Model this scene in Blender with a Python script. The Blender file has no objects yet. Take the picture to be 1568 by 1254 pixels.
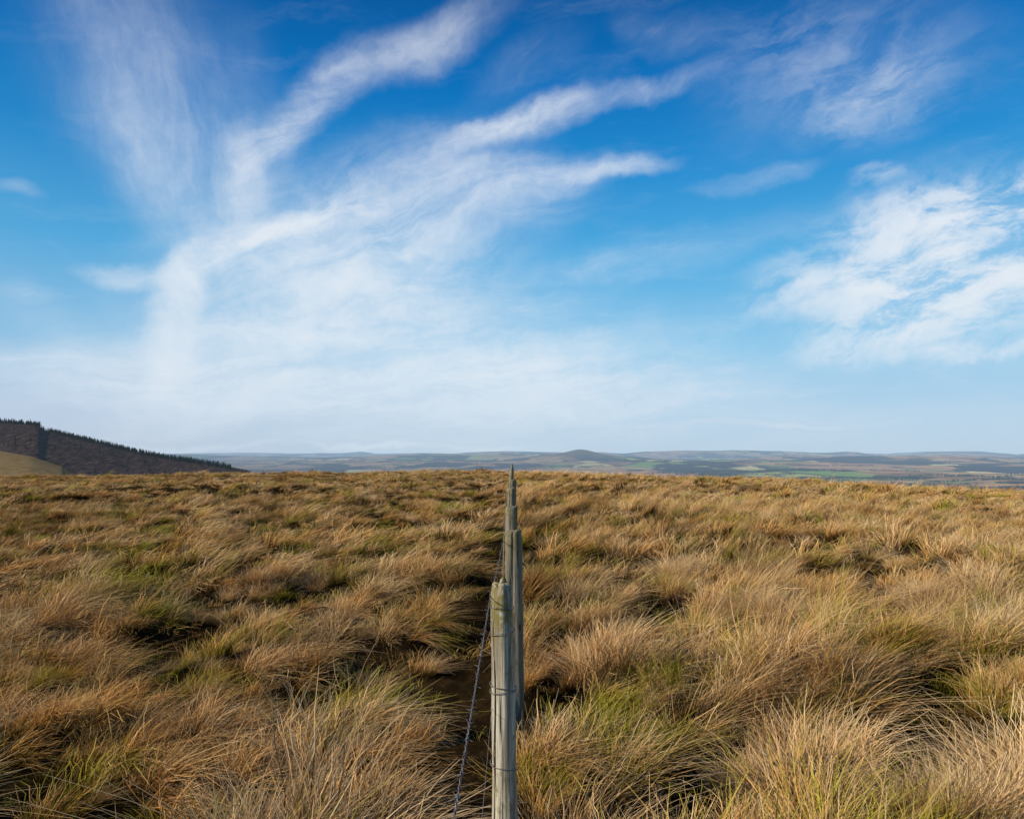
import bpy, math, random
import numpy as np
from mathutils import Vector
random.seed(4); rng=np.random.default_rng(7)
S=bpy.context.scene
S.view_settings.view_transform='Standard'; S.view_settings.look='None'; S.view_settings.exposure=0
F=1120.0; HY=690.0; CAMZ=1.65

# ---------------------------------------------------------------- noise
def h2(ix,iy,s):
    n=(ix.astype(np.int64)*374761393+iy.astype(np.int64)*668265263+s*974711)&0xffffffff
    n=((n^(n>>13))*1274126177)&0xffffffff
    return ((n^(n>>16))&0xffff)/65535.0
def vn(x,y,s=0):
    x=np.asarray(x,float);y=np.asarray(y,float)
    xi=np.floor(x);yi=np.floor(y);fx=x-xi;fy=y-yi
    fx=fx*fx*(3-2*fx);fy=fy*fy*(3-2*fy)
    a=h2(xi,yi,s);b=h2(xi+1,yi,s);c=h2(xi,yi+1,s);d=h2(xi+1,yi+1,s)
    return (a*(1-fx)+b*fx)*(1-fy)+(c*(1-fx)+d*fx)*fy
def fbm(x,y,s=0,o=4):
    t=0;a=.5
    for i in range(o):
        t=t+a*vn(x*2**i,y*2**i,s+i*17);a*=.5
    return t/(1-.5**o)
def sst(a,b,x):
    t=np.clip((x-a)/(b-a),0,1);return t*t*(3-2*t)
def mound(x,y):
    # tussock mounds: combed by the wind, longer down-wind
    u=x*.85+y*.53;v=-x*.53+y*.85
    return .62*vn(u/.68,v/.48,55)+.38*vn(u/.30+5,v/.22,66)

PX=np.array([-900,-300,0,60,66,100,150,200,250,300,345,380,430])
PY=np.array([642,642,647,651,658,667,679,692,702,709,716,724,747.])
def height(x,y):
    x=np.asarray(x,float);y=np.asarray(y,float)
    r=np.hypot(x,y)
    xp=np.clip(x,0,200)
    z=-.02*xp*np.exp(-xp/400)-.00045*np.minimum(xp,90)**2
    t=np.maximum(0,r-52)
    drop=150*(1-np.exp(-(t/800)**1.3))
    far=sst(900,3000,r)
    z=z-drop+far*(75*(fbm(x/1300,y/1000,5)-.5)+130*(fbm(x/4200+3,y/2600,9,3)-.5)*sst(2500,6000,r))
    z=z+sst(6000,20000,r)*(55+170*(fbm(x/5200+8,y/3000,19,4)-.5))
    for (y0,w_,a,s) in ((4300,350,55,41),(6200,450,70,42),(8200,500,60,43),(11500,700,80,44),(15500,900,100,45),(21000,1300,150,46)):
        z=z+a*np.exp(-((y-y0-1200*(vn(x/3500,0*x,s)-.5))/w_)**2)*sst(.35,.75,fbm(x/2400+s,y/9000,s,3))
    z=z-r*r/(2*7.4e6)
    # little conical hill and low twin hills
    hm=np.exp(-(((x-830)/1000)**2+((y-9000)/1100)**2))
    z=z*(1-hm)+(-68)*hm
    z=z+40*np.exp(-(((x-850)/170)**2+((y-9000)/500)**2))+46*np.exp(-(((x-800)/470)**2+((y-9000)/700)**2))
    for (a,b,c) in ((9700,120,560),(10450,100,500)):
        z=z+b*np.exp(-(((x-a)/c)**2+((y-16500)/900)**2))
    # forested hill on the left
    ys=np.maximum(y,1.)
    px=784+F*x/ys
    zr=CAMZ-(np.interp(px,PX,PY)-HY)/F*700
    b=np.where(y<700,sst(330,700,y),1-sst(800,1700,y))
    b=b*(1-sst(380,520,px))*(y>50)
    z=z*(1-b)+(zr+2*(fbm(x/60,y/60,3)-.5))*b
    # nearer grassy shoulder
    zs=CAMZ-(np.interp(px,[-600,0,50,100,140],[660,690,699,715,740.])-HY)/F*260
    b2=np.exp(-((y-260)/70)**2)*(1-sst(100,170,px))*(y>50)
    z=np.where(b2>0.01,z*(1-b2)+np.maximum(zs,z)*b2,z)
    near=1-sst(70,120,r)
    z=z+near*(.40*(mound(x,y)-.5)*(1-sst(30,60,r))+.40*(fbm(x/6,y/6,31,2)-.5)*sst(3,9,r))
    return z

# ---------------------------------------------------------------- node helper
class NT:
    def __init__(s,tree): s.t=tree; tree.nodes.clear()
    def n(s,typ,**k):
        nd=s.t.nodes.new(typ)
        ins=k.pop('ins',{})
        for a,b in k.items(): setattr(nd,a,b)
        for a,b in ins.items():
            sk=nd.inputs[a]
            if isinstance(b,bpy.types.NodeSocket): s.t.links.new(b,sk)
            else: sk.default_value=b
        return nd
    def m(s,op,a,b=0.0,c=0.0,clamp=False):
        nd=s.t.nodes.new('ShaderNodeMath');nd.operation=op;nd.use_clamp=clamp
        for i,v in enumerate((a,b,c)):
            if isinstance(v,bpy.types.NodeSocket): s.t.links.new(v,nd.inputs[i])
            else: nd.inputs[i].default_value=v
        return nd.outputs[0]
    def mix(s,f,a,b,blend='MIX'):
        nd=s.t.nodes.new('ShaderNodeMix');nd.data_type='RGBA';nd.blend_type=blend
        for i,v in ((0,f),(6,a),(7,b)):
            if isinstance(v,bpy.types.NodeSocket): s.t.links.new(v,nd.inputs[i])
            else: nd.inputs[i].default_value=(*v,1) if isinstance(v,tuple) and len(v)==3 else v
        return nd.outputs[2]
    def mr(s,v,a,b,c=0.,d=1.,smooth=True):
        nd=s.t.nodes.new('ShaderNodeMapRange')
        nd.interpolation_type='SMOOTHSTEP' if smooth else 'LINEAR'
        s.t.links.new(v,nd.inputs[0])
        for i,q in enumerate((a,b,c,d)): nd.inputs[i+1].default_value=q
        return nd.outputs[0]
    def ramp(s,f,pts,interp='LINEAR'):
        nd=s.t.nodes.new('ShaderNodeValToRGB');s.t.links.new(f,nd.inputs[0])
        cr=nd.color_ramp;cr.interpolation=interp
        while len(cr.elements)<len(pts): cr.elements.new(.5)
        for e,(p,c) in zip(cr.elements,pts): e.position=p;e.color=(*c,1)
        return nd.outputs[0]
    def noise(s,vec,scale,detail=3,rough=.5,dist=0.):
        nd=s.n('ShaderNodeTexNoise',ins={'Vector':vec,'Scale':scale,'Detail':detail,'Roughness':rough,'Distortion':dist})
        return nd.outputs['Fac']
    def vm(s,op,a,b):
        nd=s.n('ShaderNodeVectorMath',operation=op,ins={0:a})
        if op=='SCALE': nd.inputs['Scale'].default_value=b
        elif isinstance(b,bpy.types.NodeSocket): s.t.links.new(b,nd.inputs[1])
        elif b is not None: nd.inputs[1].default_value=b
        return nd.outputs['Value'] if op=='LENGTH' else nd.outputs[0]
def lin(r,g,b):
    f=lambda c:(c/255/12.92 if c/255<=.04045 else ((c/255+.055)/1.055)**2.4)
    return (f(r),f(g),f(b))
def mat(name):
    m=bpy.data.materials.new(name);m.use_nodes=True
    return m,NT(m.node_tree)

# ---------------------------------------------------------------- camera
PITCH=math.atan((HY-627)/F)
cd=bpy.data.cameras.new('camera');cam=bpy.data.objects.new('camera',cd);S.collection.objects.link(cam)
cd.sensor_width=36;cd.lens=F/1568*36;cd.clip_end=120000;cd.clip_start=.05
cam.location=(0,0,CAMZ);cam.rotation_euler=(math.pi/2+PITCH,0,0)
S.camera=cam

# ---------------------------------------------------------------- sun
sd=Vector((-.92,-.36,0)).normalized();EL=math.radians(28)
sdir=Vector((sd.x*math.cos(EL),sd.y*math.cos(EL),math.sin(EL)))
sl=bpy.data.lights.new('sun','SUN');sl.energy=5.0;sl.angle=math.radians(.53);sl.color=(1,.92,.78)
so=bpy.data.objects.new('sun',sl);S.collection.objects.link(so)
so.rotation_euler=sdir.to_track_quat('Z','Y').to_euler()

# ---------------------------------------------------------------- sky
W=bpy.data.worlds.new('World');S.world=W;W.use_nodes=True
try: W.cycles.sampling_method='NONE'
except Exception as e: print(e)
N=NT(W.node_tree)
tc=N.n('ShaderNodeTexCoord').outputs['Generated']
sep=N.n('ShaderNodeSeparateXYZ',ins={0:tc})
X,Y,Z=sep.outputs
az=N.m('ARCTAN2',X,Y);el=N.m('ARCSINE',Z)
def ae(px,py):
    x=(px-784)/F;yy=-(py-627)/F
    v=(x,math.cos(PITCH)-yy*math.sin(PITCH),math.sin(PITCH)+yy*math.cos(PITCH))
    l=math.sqrt(sum(c*c for c in v))
    return math.atan2(v[0],v[1]),math.asin(v[2]/l)
ae_v=N.n('ShaderNodeCombineXYZ',ins={0:az,1:el,2:0.}).outputs[0]
nz=N.n('ShaderNodeTexNoise',ins={'Vector':ae_v,'Scale':6.5,'Detail':5.,'Roughness':.62})
w1=N.vm('SUBTRACT',nz.outputs['Color'],(.5,.5,.5))
P=N.vm('MULTIPLY',N.vm('ADD',ae_v,N.vm('SCALE',w1,.06)),(1,1,0))
G={}
def stroke(g,x1,y1,x2,y2,w,s):
    a=ae(x1,y1);b=ae(x2,y2)
    dx,dy=b[0]-a[0],b[1]-a[1];L=math.hypot(dx,dy)/2
    wr=w/F
    mp=N.n('ShaderNodeMapping',vector_type='TEXTURE',ins={'Vector':P,'Location':((a[0]+b[0])/2,(a[1]+b[1])/2,0),
        'Rotation':(0,0,math.atan2(dy,dx)),'Scale':(L*.85+wr*.6,wr,1)}).outputs[0]
    v=N.mr(N.vm('LENGTH',mp,None),0.,1.9,s,0.)
    G[g]=v if g not in G else N.m('ADD',G[g],v)
for a in [ # steep
 (375,350,372,220,24,.34),(350,350,230,190,60,.30),(240,200,160,0,80,.17),(270,130,215,0,22,.10),(250,580,262,480,24,.70),(262,490,292,400,22,.90),(300,300,330,120,80,.12)]: stroke('v',*a)
for a in [ # rising right
 (275,415,390,365,18,.75),(390,368,500,328,15,.62),(470,340,550,285,22,.36),(370,250,430,200,34,.42),(430,200,530,100,26,.50),(520,115,740,25,24,.36),(300,450,640,300,80,.40),
 (380,500,720,350,90,.42),(640,240,760,190,16,.28),(735,205,890,150,20,.66),(870,155,1070,112,12,.32),(560,330,760,240,60,.22),(1150,180,1440,70,55,.06),(1260,195,1400,120,30,.08),
 (960,40,1060,50,20,.08),(750,120,860,70,24,.06)]: stroke('d',*a)
for a in [ # flat
 (690,285,900,260,22,.52),(880,262,1015,243,11,.42),(700,330,880,300,30,.16),(1085,283,1225,264,11,.26),(760,430,1200,350,26,.14),
 (140,410,255,428,12,.50),(290,520,830,468,26,.38),(250,590,1000,550,70,.45),(0,565,420,595,34,.62),(330,590,1050,605,42,.50),(620,560,1120,580,35,.40),
 (930,650,1320,646,4,.34),(0,650,1568,664,34,.34),(400,480,700,450,80,.40),(0,440,110,500,22,.12),(0,282,44,288,7,.2),
 (150,683,420,684,4,.5),(480,681,640,680,4,.6),(680,683,800,682,3,.5)]: stroke('h',*a)
for a in [ # right-hand bank
 (1320,355,1640,300,30,.85),(1240,420,1640,385,26,.72),(1200,462,1640,425,24,.85),(1265,525,1490,485,28,.88),(1415,545,1640,530,8,.55),
 (1310,282,1372,268,9,.3),(1330,430,1640,400,90,.55),(1140,90,1430,90,60,.12),(1260,190,1400,150,40,.16)]: stroke('r',*a)
def fib(ang,sx,sy,det=6,off=0.,d=.35):
    mp=N.n('ShaderNodeMapping',vector_type='TEXTURE',ins={'Vector':P,'Location':(off,off,0),'Rotation':(0,0,math.radians(ang)),'Scale':(1/sx,1/sy,1)}).outputs[0]
    return N.noise(mp,1.,det,.64,d)
F1=fib(108,5,13);F2=fib(24,5.5,19,6,.7);F3=fib(6,4.5,24,6,1.3);F4=fib(12,9,22,6,2.1,.3)
tot=None
for g,f,lo,hi,q in (('v',F1,.22,.80,.34),('d',F2,.28,.76,.30),('h',F3,.26,.76,.34),('r',F4,.36,.64,.10)):
    k=N.m('MULTIPLY',G[g],N.mr(f,lo,hi,q,1.4))
    tot=k if tot is None else N.m('ADD',tot,k)
gen=N.m('MULTIPLY',N.mr(F3,.5,.85,0.,.16),N.mr(el,.0,.35,1.,.35))
tot=N.m('ADD',tot,gen)
tot=N.m('MULTIPLY',tot,N.mr(N.noise(P,30.,4,.65),.2,.8,.75,1.22))
dens=N.m('SUBTRACT',1.,N.m('EXPONENT',N.m('MULTIPLY',tot,-1.45)),clamp=True)
skt=N.n('ShaderNodeTexSky',sky_type='NISHITA',sun_disc=False,sun_elevation=EL,sun_rotation=math.atan2(sd.x,sd.y))
nis=N.vm('SCALE',skt.outputs[0],.09)
e01=N.m('DIVIDE',el,math.pi/2)
grad=N.ramp(e01,[(0.,lin(186,211,231)),(.03,lin(182,213,237)),(.085,lin(142,203,239)),(.16,lin(82,176,230)),(.235,lin(34,142,212)),(.30,lin(0,115,192)),(.37,lin(0,86,157)),(.6,lin(0,56,118)),(1.,lin(0,42,96))])
sky=N.mix(.04,grad,nis)
sky=N.mix(N.mr(az,-.75,.1,.35,0.),sky,N.mix(1.,sky,(1.15,.78,.78),'MULTIPLY'))
cloudc=N.ramp(e01,[(0.,lin(210,225,238)),(.06,lin(228,237,246)),(.2,lin(238,243,249)),(1.,lin(238,243,249))])
col=N.mix(dens,sky,cloudc)
N.n('ShaderNodeOutputWorld',ins={0:N.n('ShaderNodeBackground',ins={'Color':col,'Strength':.98}).outputs[0]})
W.name='sky'

# ---------------------------------------------------------------- mesh helper
def mkmesh(name,V,Fq,attrs=None,smooth=False,material=None):
    me=bpy.data.meshes.new(name)
    V=np.asarray(V,np.float32);Fq=np.asarray(Fq,np.int32)
    k=Fq.shape[1]
    me.vertices.add(len(V));me.vertices.foreach_set('co',V.ravel())
    me.loops.add(Fq.size);me.loops.foreach_set('vertex_index',Fq.ravel())
    me.polygons.add(len(Fq));me.polygons.foreach_set('loop_start',np.arange(0,Fq.size,k,dtype=np.int32))
    me.polygons.foreach_set('loop_total',np.full(len(Fq),k,np.int32))
    if smooth: me.polygons.foreach_set('use_smooth',np.ones(len(Fq),bool))
    me.update(calc_edges=True);me.validate()
    for a,d in (attrs or {}).items():
        at=me.attributes.new(a,'FLOAT','POINT');at.data.foreach_set('value',np.asarray(d,np.float32))
    if material: me.materials.append(material)
    return me

# ---------------------------------------------------------------- ground material
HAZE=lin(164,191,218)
def haze_out(n,shader,scale=14500.):  # aerial haze painted into the material: emission mixed in with distance from origin
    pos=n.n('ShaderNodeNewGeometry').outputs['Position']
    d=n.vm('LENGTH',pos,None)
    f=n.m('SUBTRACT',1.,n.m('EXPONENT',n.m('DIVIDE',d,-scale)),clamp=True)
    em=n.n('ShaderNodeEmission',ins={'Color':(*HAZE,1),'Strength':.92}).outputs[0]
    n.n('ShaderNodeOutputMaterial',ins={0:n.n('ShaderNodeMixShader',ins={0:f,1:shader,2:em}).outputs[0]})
gm,n=mat('moor_ground')
pos=n.n('ShaderNodeNewGeometry').outputs['Position']
flat=n.vm('MULTIPLY',pos,(1,1,0))
R=n.vm('LENGTH',flat,None)
soil=n.ramp(n.noise(pos,9.,6,.65),[(.3,(.008,.005,.002)),(.5,(.020,.012,.005)),(.7,(.045,.027,.010))])
moor=n.ramp(n.noise(pos,.35,8,.7),[(.3,(.26,.15,.055)),(.55,(.42,.26,.11)),(.75,(.34,.22,.085))])
moor=n.mix(n.mr(n.noise(pos,.012,3),.45,.6),moor,(.32,.19,.075))
warp=n.n('ShaderNodeTexNoise',ins={'Vector':flat,'Scale':.0011,'Detail':3.})
fv=n.vm('ADD',flat,n.vm('SCALE',warp.outputs['Color'],380.))
sv=n.vm('MULTIPLY',fv,(1/460,1/900,0))
vo=n.n('ShaderNodeTexVoronoi',feature='F1',ins={'Vector':sv,'Scale':1.})
rnd=n.n('ShaderNodeSeparateColor',ins={0:vo.outputs['Color']})
fields=n.ramp(rnd.outputs[0],[(0.,(.11,.18,.04)),(.2,(.22,.24,.07)),(.34,(.50,.41,.20)),(.46,(.07,.12,.035)),(.58,(.28,.155,.075)),(.70,(.008,.014,.010)),(.88,(.34,.32,.13))],'CONSTANT')
ve=n.n('ShaderNodeTexVoronoi',feature='DISTANCE_TO_EDGE',ins={'Vector':sv,'Scale':1.})
fields=n.mix(n.mr(ve.outputs[0],.03,.09,.9,0.),fields,(.010,.016,.010))
off=n.vm('ADD',flat,(9000,4000,0))
heath=n.mr(n.noise(off,.0004,5,.6),.48,.53)
fields=n.mix(n.m('MULTIPLY',heath,.85),fields,n.ramp(n.noise(flat,.004,5,.6),[(.35,(.11,.062,.033)),(.6,(.34,.20,.10))]))
woods=n.mr(n.noise(n.vm('MULTIPLY',flat,(1,.6,1)),.0009,6,.62),.525,.54)
fields=n.mix(woods,fields,(.006,.010,.008))
hp=n.vm('MULTIPLY',n.vm('SUBTRACT',flat,(830,9000,0)),(1/520,1/900,0))
fields=n.mix(n.mr(n.vm('LENGTH',hp,None),.6,1.1,.85,0.),fields,(.05,.042,.028))
c=n.mix(n.mr(R,30.,55.),soil,moor)
c=n.mix(n.mr(R,1100.,1900.),c,fields)
hm=n.n('ShaderNodeAttribute',attribute_name='felled').outputs['Fac']
st=n.noise(n.vm('MULTIPLY',pos,(.5,.10,.05)),1.,6,.75)
fellc=n.ramp(st,[(.36,(.012,.008,.006)),(.50,(.065,.038,.029)),(.66,(.17,.105,.078))])
c=n.mix(hm,c,fellc)
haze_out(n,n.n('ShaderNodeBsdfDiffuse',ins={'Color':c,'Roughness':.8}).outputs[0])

rr=[.4]
while rr[-1]<46000: rr.append(rr[-1]*(1.018 if rr[-1]<2500 else 1.010))
rr=np.array(rr)
th=np.concatenate([np.arange(-50,50,.2),np.arange(50,310,2.6)])*math.pi/180
RR,TH=np.meshgrid(rr,th,indexing='ij')
GX=RR*np.sin(TH);GY=RR*np.cos(TH);GZ=height(GX,GY)
V=np.stack([GX.ravel(),GY.ravel(),GZ.ravel()],1)
nr,nt=RR.shape
i,j=np.meshgrid(np.arange(nr-1),np.arange(nt),indexing='ij')
j2=(j+1)%nt
Fq=np.stack([i*nt+j,i*nt+j2,(i+1)*nt+j2,(i+1)*nt+j],-1).reshape(-1,4)[:,::-1]
px=784+F*GX/np.maximum(GY,1)
fell=(sst(380,470,GY)*(1-sst(1300,1500,GY))*(1-sst(390,470,px))*(GY>50)).ravel()
me=mkmesh('ground',V,Fq,{'felled':fell},True,gm)
ob=bpy.data.objects.new('moorland_ground',me);S.collection.objects.link(ob)

# ---------------------------------------------------------------- grass material
def grass_mat(name,gbias=0.,pbias=0.):
    m,n=mat(name)
    pos=n.n('ShaderNodeNewGeometry').outputs['Position']
    t=n.n('ShaderNodeAttribute',attribute_name='t').outputs['Fac']
    br=n.n('ShaderNodeAttribute',attribute_name='rnd').outputs['Fac']
    rd=n.n('ShaderNodeObjectInfo').outputs['Random']
    pale=n.ramp(t,[(0.,(.035,.018,.006)),(.25,(.20,.11,.034)),(.5,(.66,.40,.16)),(1.,(.94,.70,.41))])  # blade ramps: dark thatch at base, deepened in colour to add shade between tufts
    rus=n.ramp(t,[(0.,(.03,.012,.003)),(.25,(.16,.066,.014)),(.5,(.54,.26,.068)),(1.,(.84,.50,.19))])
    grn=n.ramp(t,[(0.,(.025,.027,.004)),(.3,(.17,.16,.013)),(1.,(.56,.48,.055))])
    f=n.m('ADD',n.m('MULTIPLY',n.noise(pos,.55,3),.9),n.m('MULTIPLY',n.m('SUBTRACT',rd,.5),.6))
    c=n.mix(n.mr(n.m('ADD',f,n.m('MULTIPLY',n.m('SUBTRACT',br,.5),.5)),.24+pbias,.68+pbias),pale,rus)
    off=n.vm('ADD',pos,(31,17,0))
    gf=n.m('ADD',n.noise(off,.9,3,.6),n.m('MULTIPLY',n.m('SUBTRACT',n.m('FRACT',n.m('MULTIPLY',rd,7.3)),.5),.28))
    gf=n.m('ADD',gf,n.m('MULTIPLY',n.m('SUBTRACT',n.m('FRACT',n.m('MULTIPLY',br,5.7)),.5),.2))
    c=n.mix(n.mr(n.m('ADD',gf,gbias),.54,.70),c,grn)
    c=n.mix(1.,c,n.ramp(n.m('FRACT',n.m('MULTIPLY',br,3.1)),[(0.,(.36,.35,.33)),(.45,(.90,.90,.90)),(1.,(1.2,1.2,1.2))]),'MULTIPLY')
    c=n.mix(1.,c,n.ramp(n.m('FRACT',n.m('MULTIPLY',rd,13.7)),[(0.,(.68,.64,.60)),(.4,(.97,.97,.97)),(1.,(1.12,1.12,1.12))]),'MULTIPLY')
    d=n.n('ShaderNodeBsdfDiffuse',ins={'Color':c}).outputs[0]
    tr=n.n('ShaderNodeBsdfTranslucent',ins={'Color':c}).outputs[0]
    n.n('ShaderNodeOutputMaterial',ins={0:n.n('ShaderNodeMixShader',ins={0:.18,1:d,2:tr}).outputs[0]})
    return m
gmat=grass_mat('dry_grass');gmat2=grass_mat('low_grass',.15);gmat3=grass_mat('bleached_grass',-.4,.6)

def tussock(name,nb,Rb,L0,L1,w,wind,material,locks=14,spread=.5,K=5):
    lk=rng.integers(0,locks,nb)
    la=rng.uniform(0,2*math.pi,locks)
    lr=np.sqrt(rng.uniform(0,1,locks))*Rb
    lx=lr*np.cos(la);ly=lr*np.sin(la)
    rx=lx[lk]+rng.normal(0,Rb*.25,nb);ry=ly[lk]+rng.normal(0,Rb*.25,nb)
    L=rng.uniform(L0,L1,nb)*(1-.5*rng.uniform(0,1,locks)[lk])
    bx=wind[0]+spread*rx/Rb+rng.normal(0,.34,locks)[lk]+rng.normal(0,.32,nb)
    by=wind[1]+spread*ry/Rb+rng.normal(0,.40,locks)[lk]+rng.normal(0,.32,nb)
    t=np.linspace(0,1,K)[None,:]
    a0=.35+.25*rng.uniform(0,1,nb)[:,None];
    hx=bx[:,None]*(a0*t+.6*t**2.0);hy=by[:,None]*(a0*t+.6*t**2.0)
    mag=np.hypot(bx,by)[:,None]
    hz=t-.36*np.minimum(mag,1.6)*t**2.4
    cx=rx[:,None]+L[:,None]*hx;cy=ry[:,None]+L[:,None]*hy;cz=L[:,None]*hz-.03
    kk=rng.normal(0,.06,(nb,K))*t;cx=cx+kk*L[:,None];cz=cz+rng.normal(0,.035,(nb,K))*t*L[:,None]
    ang=np.arctan2(by,bx)+math.pi/2+rng.normal(0,.9,nb)
    ww=(w*rng.uniform(.5,1.5,nb))[:,None]*(1-.8*t**1.6)
    wx=np.cos(ang)[:,None]*ww/2;wy=np.sin(ang)[:,None]*ww/2
    A=np.stack([cx-wx,cy-wy,cz],-1);B=np.stack([cx+wx,cy+wy,cz],-1)
    V=np.stack([A,B],2).reshape(-1,3)
    o=np.arange(nb)[:,None]*K*2+np.arange(K-1)[None,:]*2
    Fq=np.stack([o,o+1,o+3,o+2],-1).reshape(-1,4)
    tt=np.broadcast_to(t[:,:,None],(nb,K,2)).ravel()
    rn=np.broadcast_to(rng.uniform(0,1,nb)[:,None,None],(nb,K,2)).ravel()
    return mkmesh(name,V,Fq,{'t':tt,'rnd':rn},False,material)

def instancer(name,meshes,P,rot,scl,idx):
    col=bpy.data.collections.new(name+'_parts')
    for k,me in enumerate(meshes):
        o=bpy.data.objects.new('%s_part_%02d'%(name,k),me);col.objects.link(o)
    me=bpy.data.meshes.new(name);me.vertices.add(len(P));me.vertices.foreach_set('co',np.asarray(P,np.float32).ravel())
    a=me.attributes.new('rot','FLOAT_VECTOR','POINT');a.data.foreach_set('vector',np.asarray(rot,np.float32).ravel())
    a=me.attributes.new('scl','FLOAT_VECTOR','POINT');a.data.foreach_set('vector',np.asarray(scl,np.float32).ravel())
    a=me.attributes.new('idx','INT','POINT');a.data.foreach_set('value',np.asarray(idx,np.int32))
    ob=bpy.data.objects.new(name,me);S.collection.objects.link(ob)
    ng=bpy.data.node_groups.new(name+'_scatter','GeometryNodeTree')
    ng.interface.new_socket('Geometry',in_out='INPUT',socket_type='NodeSocketGeometry')
    ng.interface.new_socket('Geometry',in_out='OUTPUT',socket_type='NodeSocketGeometry')
    nn=ng.nodes;L=ng.links
    gi=nn.new('NodeGroupInput');go=nn.new('NodeGroupOutput')
    ci=nn.new('GeometryNodeCollectionInfo');ci.inputs[0].default_value=col
    ci.inputs['Separate Children'].default_value=True;ci.inputs['Reset Children'].default_value=True
    ip=nn.new('GeometryNodeInstanceOnPoints');ip.inputs['Pick Instance'].default_value=True
    def att(nm,ty):
        q=nn.new('GeometryNodeInputNamedAttribute');q.data_type=ty;q.inputs[0].default_value=nm
        return q.outputs[0]
    e2r=nn.new('FunctionNodeEulerToRotation')
    L.new(att('rot','FLOAT_VECTOR'),e2r.inputs[0])
    L.new(gi.outputs[0],ip.inputs['Points']);L.new(ci.outputs[0],ip.inputs['Instance'])
    L.new(att('idx','INT'),ip.inputs['Instance Index']);L.new(e2r.outputs[0],ip.inputs['Rotation'])
    L.new(att('scl','FLOAT_VECTOR'),ip.inputs['Scale']);L.new(ip.outputs[0],go.inputs[0])
    md=ob.modifiers.new('scatter','NODES');md.node_group=ng
    return ob

def scatter(y0,y1,dens,half=43,jit=.48):
    s=1/math.sqrt(dens)
    gx,gy=np.meshgrid(np.arange(-y1,y1,s),np.arange(-2,y1,s))
    x=(gx+rng.uniform(-jit,jit,gx.shape)*s).ravel();y=(gy+rng.uniform(-jit,jit,gy.shape)*s).ravel()
    r=np.hypot(x,y);a=np.degrees(np.arctan2(x,y))
    k=(r>=y0)&(r<y1)&(np.abs(a)<half)
    return x[k],y[k]

wind=(.74,.16)
near=[tussock('near_tussock',230,.085,.15,.36,.0040,wind,gmat,8,.32) for _ in range(9)]
mid=[tussock('mid_tussock',130,.12,.16,.34,.0075,wind,gmat,8,.30,4) for _ in range(6)]
farm=[tussock('far_tussock',120,.26,.16,.34,.020,wind,gmat,10,.3,3) for _ in range(5)]
low=[tussock('low_grass',200,.22,.05,.18,.0040,(.3,.1),gmat2,20,.4,4) for _ in range(4)]
blch=[tussock('bleached_tussock',420,.12,.26,.46,.0036,(.35,.05),gmat3,12,.5) for _ in range(3)]
allm=near+mid+farm+low+blch
c0,c1,c2,c3,c4=0,9,15,20,24
PP=[];RO=[];SC=[];ID=[]
def add(x,y,sc,i0,ni,yaw=.5,up=True):
    m=fbm(x/2.2,y/2.2,77,3);md=mound(x,y)
    s=sc*rng.uniform(.55,1.25,len(x))*(.58+.8*m)*(.55+.85*md if up else 1)
    sx=s*rng.uniform(.9,1.25,len(x));sz=s*np.where(x>0,1.12,.95)
    gust=fbm(x/1.6+9,y/1.6,88,2)-.5
    PP.append(np.stack([x,y,height(x,y)],1))
    RO.append(np.stack([rng.normal(0,.16,len(x)),rng.normal(0,.17,len(x))-np.where(x>0,.22,-.06)+gust*.7,rng.normal(0,yaw,len(x))+gust*1.8+.2],1))
    SC.append(np.stack([sx,sx,sz],1));ID.append(i0+rng.integers(0,ni,len(x)))
strip=lambda x,y:(np.abs(x+.26)<.30+.06*np.sin(y*3))&(y<16)
x,y=scatter(1.5,9,28);k=(mound(x,y)>.45)&(np.hypot(x,y)>1.6)&~strip(x,y);add(x[k],y[k],1.05,c0,9,.5)
x,y=scatter(9,26,11);k=(mound(x,y)>.43)&~strip(x,y);add(x[k],y[k],1.05,c1,6)
x,y=scatter(26,80,3.2);k=(fbm(x/1.5,y/1.5,12,2)>.37);add(x[k],y[k],1.0,c2,5)
x,y=scatter(1.5,9,9);k=(rng.uniform(0,1,len(x))<.2)|~strip(x,y);add(x[k],y[k],.9,c3,4,3.,False)
x,y=scatter(9,26,3);add(x,y,1.0,c3,4,3.,False)
bx=[];by=[]
for (cx,cy,nn_,sp) in ((1.98,3.0,11,.13),(2.25,3.2,8,.12),(1.42,3.75,7,.12),(.18,3.1,4,.07),(3.1,9.2,14,.25),(1.95,9.0,9,.22),(2.3,6.6,5,.15),(-.75,2.7,4,.10),(4.6,7.6,7,.2),(-2.6,8.2,6,.2)):
    bx+=list(cx+rng.normal(0,sp,nn_));by+=list(cy+rng.normal(0,sp,nn_))
add(np.array(bx),np.array(by),1.05,c4,3,.5)
x,y=scatter(3,40,.35);k=(rng.uniform(0,1,len(x))<.8)&~strip(x,y);add(x[k],y[k],.85,c4,3,.5)
PP=np.vstack(PP);RO=np.vstack(RO);SC=np.vstack(SC);ID=np.concatenate(ID)
print('grass instances',len(PP))
instancer('moorland_grass',allm,PP,RO,SC,ID)

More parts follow.
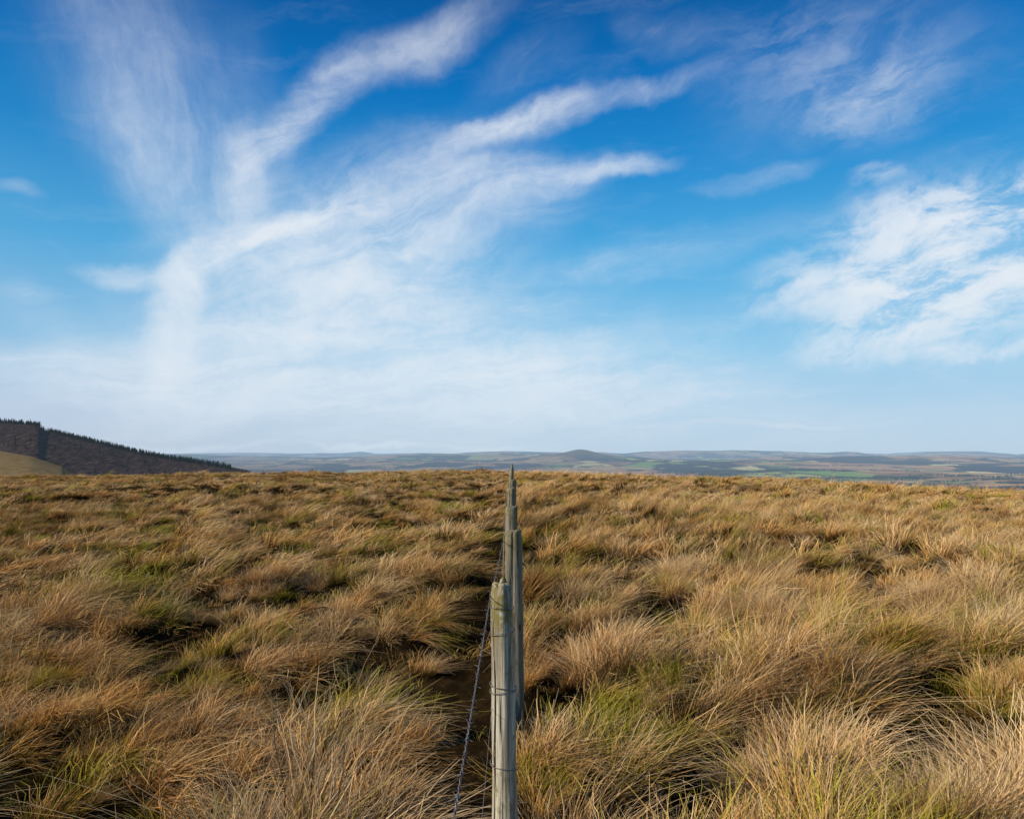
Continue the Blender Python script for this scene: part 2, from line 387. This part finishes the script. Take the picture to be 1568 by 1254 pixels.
# ---------------------------------------------------------------- conifers
cm,n=mat('conifer_foliage')
pos=n.n('ShaderNodeNewGeometry').outputs['Position']
c=n.ramp(n.noise(pos,.25,3),[(.3,(.006,.011,.007)),(.6,(.018,.028,.014)),(.8,(.04,.036,.018))])
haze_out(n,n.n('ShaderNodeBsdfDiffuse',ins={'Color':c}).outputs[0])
def conifer(H,Rm):
    V=[];Fq=[]
    lay=9
    for k in range(6):
        a=k*math.pi/3
        V+= [(.13*math.cos(a),.13*math.sin(a),0),(.03*math.cos(a),.03*math.sin(a),H)]
    for k in range(6): Fq.append((2*k,(2*k+2)%12,(2*k+3)%12,2*k+1))
    for l in range(lay):
        z=H*(.12+.86*l/lay);R=Rm*(1-l/lay)**.8
        for b in range(9):
            a=random.uniform(0,2*math.pi);r=R*random.uniform(.6,1.1);wd=r*.35+.1
            dx,dy=math.cos(a),math.sin(a);dz=-.18*r
            i0=len(V)
            V+=[(0,0,z+H*.10),(dx*r*.6-dy*wd,dy*r*.6+dx*wd,z+dz*.4),(dx*r,dy*r,z+dz),(dx*r*.6+dy*wd,dy*r*.6-dx*wd,z+dz*.4)]
            Fq.append((i0,i0+1,i0+2,i0+3))
    return mkmesh('conifer',V,Fq,None,False,cm)
cons=[conifer(random.uniform(6,8),random.uniform(1.3,1.9)) for _ in range(6)]
cp=[]
for q in range(2400):   # belt along the ridge
    p=random.uniform(-260,355);y=random.uniform(680,770)
    if 62<p<75 and random.random()<.8: continue
    cp.append(((p-784)/F*y,y))
for q in range(110):    # stragglers on the felled slope
    p=random.uniform(-260,330);y=random.uniform(520,684)
    cp.append(((p-784)/F*y,y))
cp=np.array(cp);cz=height(cp[:,0],cp[:,1])-.3
s=rng.uniform(.45,.85,len(cp))
instancer('conifer_plantation',cons,np.stack([cp[:,0],cp[:,1],cz],1),np.stack([0*s,0*s,rng.uniform(0,6.28,len(cp))],1),np.stack([s,s,s],1),rng.integers(0,6,len(cp)))
dx=[]
for q in range(190):
    r=random.uniform(1700,9000);a=math.radians(random.uniform(-40,44))
    cx,cy=r*math.sin(a),r*math.cos(a);Lx=random.uniform(60,450);Ly=random.uniform(10,70);ro=random.uniform(-.4,.4)
    for k in range(int(Lx*.5)+20):
        u=random.uniform(-Lx,Lx);v=random.uniform(-Ly,Ly)
        dx.append((cx+u*math.cos(ro)-v*math.sin(ro),cy+u*math.sin(ro)+v*math.cos(ro)))
dx=np.array(dx);s=rng.uniform(1.1,2.0,len(dx))
instancer('distant_woodland',cons,np.stack([dx[:,0],dx[:,1],height(dx[:,0],dx[:,1])],1),np.stack([0*s,0*s,rng.uniform(0,6.28,len(dx))],1),np.stack([s*1.8,s*1.8,s],1),rng.integers(0,6,len(dx)))

# ---------------------------------------------------------------- fence
def wood(name,k,top):
    wm,n=mat(name)
    tcn=n.n('ShaderNodeTexCoord').outputs['Object']
    g=n.vm('MULTIPLY',tcn,(1,1,.035))
    g1=n.noise(g,110.,6,.65,.6);g2=n.noise(g,34.,4,.6,1.)
    c=n.ramp(g1,[(.30,tuple(v*k for v in (.09,.070,.045))),(.44,tuple(v*k for v in (.34,.285,.195))),(.58,tuple(v*k for v in (.58,.52,.39))),(.8,tuple(v*k for v in (.74,.68,.55)))])
    c=n.mix(n.mr(g2,.50,.64,0.,.8),c,(.17,.13,.08))
    crack=n.mr(n.noise(n.vm('MULTIPLY',tcn,(1,1,.02)),55.,3,.5,.3),.37,.40,1.,0.)
    c=n.mix(crack,c,(.015,.012,.009))
    c=n.mix(n.m('MULTIPLY',n.mr(n.noise(tcn,14.,4,.6),.55,.68),.6),c,(.15,.13,.06))
    # knots
    kv=n.n('ShaderNodeTexVoronoi',ins={'Vector':n.vm('MULTIPLY',tcn,(1,1,.45)),'Scale':9.})
    c=n.mix(n.mr(kv.outputs['Distance'],.06,.14,.85,0.),c,(.05,.032,.018))
    zz=n.n('ShaderNodeSeparateXYZ',ins={0:tcn}).outputs[2]
    lich=n.m('MULTIPLY',n.mr(zz,.90,1.10),n.mr(n.noise(tcn,45.,4),.40,.56))
    c=n.mix(n.m('MULTIPLY',lich,top),c,(.21,.165,.04))
    hgt=n.m('SUBTRACT',g1,n.m('MULTIPLY',crack,1.5))
    bp=n.n('ShaderNodeBump',ins={'Strength':.8,'Distance':.004,'Height':hgt}).outputs[0]
    n.n('ShaderNodeOutputMaterial',ins={0:n.n('ShaderNodeBsdfPrincipled',ins={'Base Color':c,'Roughness':.85,'Normal':bp,'Specular IOR Level':.2}).outputs[0]})
    return wm
wm1=wood('weathered_wood_pale',.95,.8);wm2=wood('weathered_wood_brown',.55,.4)
sm,n=mat('galvanised_wire')
n.n('ShaderNodeOutputMaterial',ins={0:n.n('ShaderNodeBsdfPrincipled',ins={'Base Color':n.ramp(n.noise(n.n('ShaderNodeTexCoord').outputs['Object'],60.,3),[(.4,(.20,.195,.19)),(.65,(.10,.06,.04))]),'Metallic':.15,'Roughness':.6}).outputs[0]})

fence=bpy.data.objects.new('barbed_wire_fence',None);S.collection.objects.link(fence)
def post(name,x,y,ztop,rt,rb,lean,seed,point=0.):
    NA,NR=48,80
    gz=float(height(np.array(x),np.array(y)));H=ztop-gz+.25
    V=[];Fq=[]
    rs=np.random.default_rng(seed)
    ph=rs.uniform(0,6.28,6)
    cut=rs.uniform(.15,.5);ca=rs.uniform(0,6.28)
    for i in range(NR):
        f=i/(NR-1)
        z0=-.25+H*f
        r=rb+(rt-rb)*f
        if point and f>.86: r*=1-(f-.86)/.14*point
        for j in range(NA):
            a=j/NA*2*math.pi
            rad=r*(1+.05*math.sin(2*a+ph[0])+.03*math.sin(3*a+ph[1]+f*2)+.025*math.sin(7*a+ph[2]+f*5)+.03*math.sin(f*23+a*2+ph[3]))
            for q in range(3):
                d=abs(((a-ph[3+q]-.12*math.sin(f*6+q))+math.pi)%(2*math.pi)-math.pi)
                if d<.13: rad*=1-.22*(1-d/.13)*max(0,min(1,math.sin(f*3+ph[q])*1.3+.4))
            rad*=1+.025*(random.random()-.5)
            if f>.985: rad*=.93
            xx=rad*math.cos(a);yy=rad*math.sin(a)
            z=z0
            if f>.9:
                k=(f-.9)/.1
                z+=k*(cut*.5*(xx*math.cos(ca)+yy*math.sin(ca)))
                if seed==1:
                    z-=k*.030*(1 if (xx<-.010) else 0)-k*.020*max(0,1-abs(xx+.030)/.010)-k*.012*max(0,1-abs(xx-.01)/.012)
                z+=k*.008*(random.random()-.5)
            V.append((xx+lean[0]*f,yy+lean[1]*f,z))
    for i in range(NR-1):
        for j in range(NA):
            Fq.append((i*NA+j,i*NA+(j+1)%NA,(i+1)*NA+(j+1)%NA,(i+1)*NA+j))
    top=(NR-1)*NA;last=top
    for k,sc in enumerate((.66,.33,.02)):
        b=len(V)
        cx=sum(V[top+j][0] for j in range(NA))/NA;cy=sum(V[top+j][1] for j in range(NA))/NA;czz=sum(V[top+j][2] for j in range(NA))/NA
        for j in range(NA):
            v=V[top+j];V.append((cx+(v[0]-cx)*sc,cy+(v[1]-cy)*sc,czz+(v[2]-czz)*sc+.003*(random.random()-.5)))
        for j in range(NA): Fq.append((last+j,last+(j+1)%NA,b+(j+1)%NA,b+j))
        last=b
    o=bpy.data.objects.new(name,mkmesh(name,V,Fq,None,True,wm1 if seed==1 else wm2));S.collection.objects.link(o);o.location=(x,y,gz);o.parent=fence
posts=[(-.020,3.0,1.12,.042,.056,(-.024,.0),1,0),(.014,4.6,1.15,.056,.058,(-.010,.0),2,0),(-.006,6.75,1.135,.054,.058,(.0,.02),3,0),
 (-.012,9.6,1.165,.060,.064,(.0,0),4,0),(.0,12.6,1.15,.064,.068,(.01,0),5,0),(-.02,16.5,1.14,.064,.068,(.0,0),6,.4),(-.03,21.,1.17,.062,.067,(.02,0),7,.6),(0,27.5,1.15,.06,.07,(0,0),8,.8),(.02,35,.98,.05,.06,(0,0),9,.3),(.05,44,.72,.05,.06,(0,0),10,.3)]
for k,p in enumerate(posts): post('post_%d'%(k+1),*p)

def tube(name,pts,r,cyc=False):
    cu=bpy.data.curves.new(name,'CURVE');cu.dimensions='3D';cu.bevel_depth=r;cu.bevel_resolution=1
    sp=cu.splines.new('POLY');sp.points.add(len(pts)-1)
    for q,p in zip(sp.points,pts): q.co=(*p,1)
    sp.use_cyclic_u=cyc
    cu.materials.append(sm)
    o=bpy.data.objects.new(name,cu);S.collection.objects.link(o);o.parent=fence
    return o
def wire_path(dz,xo,step,ymax=36,sag=.012):
    anch=[(-.02+xo,-1.2,1.12+dz)]+[(p[0]+p[5][0]-p[3]+ (xo+.085)-.002,p[1],p[2]+dz) for p in posts]
    ys=np.arange(-1.2,ymax,step)
    ay=np.array([a[1] for a in anch])
    X=np.interp(ys,ay,[a[0] for a in anch]);Zz=np.interp(ys,ay,[a[2] for a in anch])
    for k,yv in enumerate(ys):
        q=np.searchsorted(ay,yv)-1;q=max(0,min(q,len(ay)-2))
        f=(yv-ay[q])/(ay[q+1]-ay[q]);Zz[k]-=sag*4*f*(1-f)
    return np.stack([X,ys,Zz],1)
wp=wire_path(-.06,-.085,.008,13)
for sgn in (0,math.pi):
    a=wp[:,1]*2*math.pi/.06+sgn
    tube('barbed_strand_%d'%(1 if sgn==0 else 2),wp+np.stack([.0014*np.cos(a),0*a,.0014*np.sin(a)],1),.0012)
tube('barbed_far_strand',wire_path(-.06,-.085,.1,36)[140:],.0018)
V=[];Fq=[]
for yv in np.arange(.2,13,.085):
    c=np.array([np.interp(yv,wp[:,1],wp[:,0]),yv,np.interp(yv,wp[:,1],wp[:,2])])
    for q in range(4):
        d=np.array([math.cos(q*1.57+yv*9),.35*(-1)**q,math.sin(q*1.57+yv*9)])*.014
        s1=np.array([0,.0012,0]);s2=np.array([.0010,0,.0010]);i0=len(V)
        V+=[c+s1,c-s1,c+d*1.0-s1*.2,c+d+s1*.2, c+s2,c-s2,c+d-s2*.2,c+d+s2*.2]
        Fq+=[(i0,i0+1,i0+2,i0+3),(i0+4,i0+5,i0+6,i0+7)]
    i0=len(V);m=8
    for w_ in (-.004,.004):
        for q in range(m): V.append(c+np.array([.0038*math.cos(q*.785),w_,.0038*math.sin(q*.785)]))
    for q in range(m): Fq.append((i0+q,i0+(q+1)%m,i0+m+(q+1)%m,i0+m+q))
o=bpy.data.objects.new('barbs',mkmesh('barbs',V,Fq,None,False,sm));S.collection.objects.link(o);o.parent=fence
for k,dz in enumerate((-.50,)):
    tube('plain_wire_%d'%(k+1),wire_path(dz,-.078,.1,36),.0010)
p=posts[0]
def loop(py,tilt):
    z=CAMZ-(py-HY)/F*3.0
    f=(z+.25)/(1.38);r=p[4]+(p[3]-p[4])*f+.0035
    return [(p[0]+p[5][0]*f+r*1.05*math.cos(a),p[1]+r*1.05*math.sin(a),z+tilt*math.cos(a)+.003*math.sin(3*a)) for a in np.linspace(0,2*math.pi,40,endpoint=False)]
for k,(py,t) in enumerate(((925,.006),(962,-.008),(1042,.010),(1048,-.004),(1157,.009))):
    tube('tie_wire_%d'%(k+1),loop(py,-t),.0016,True)
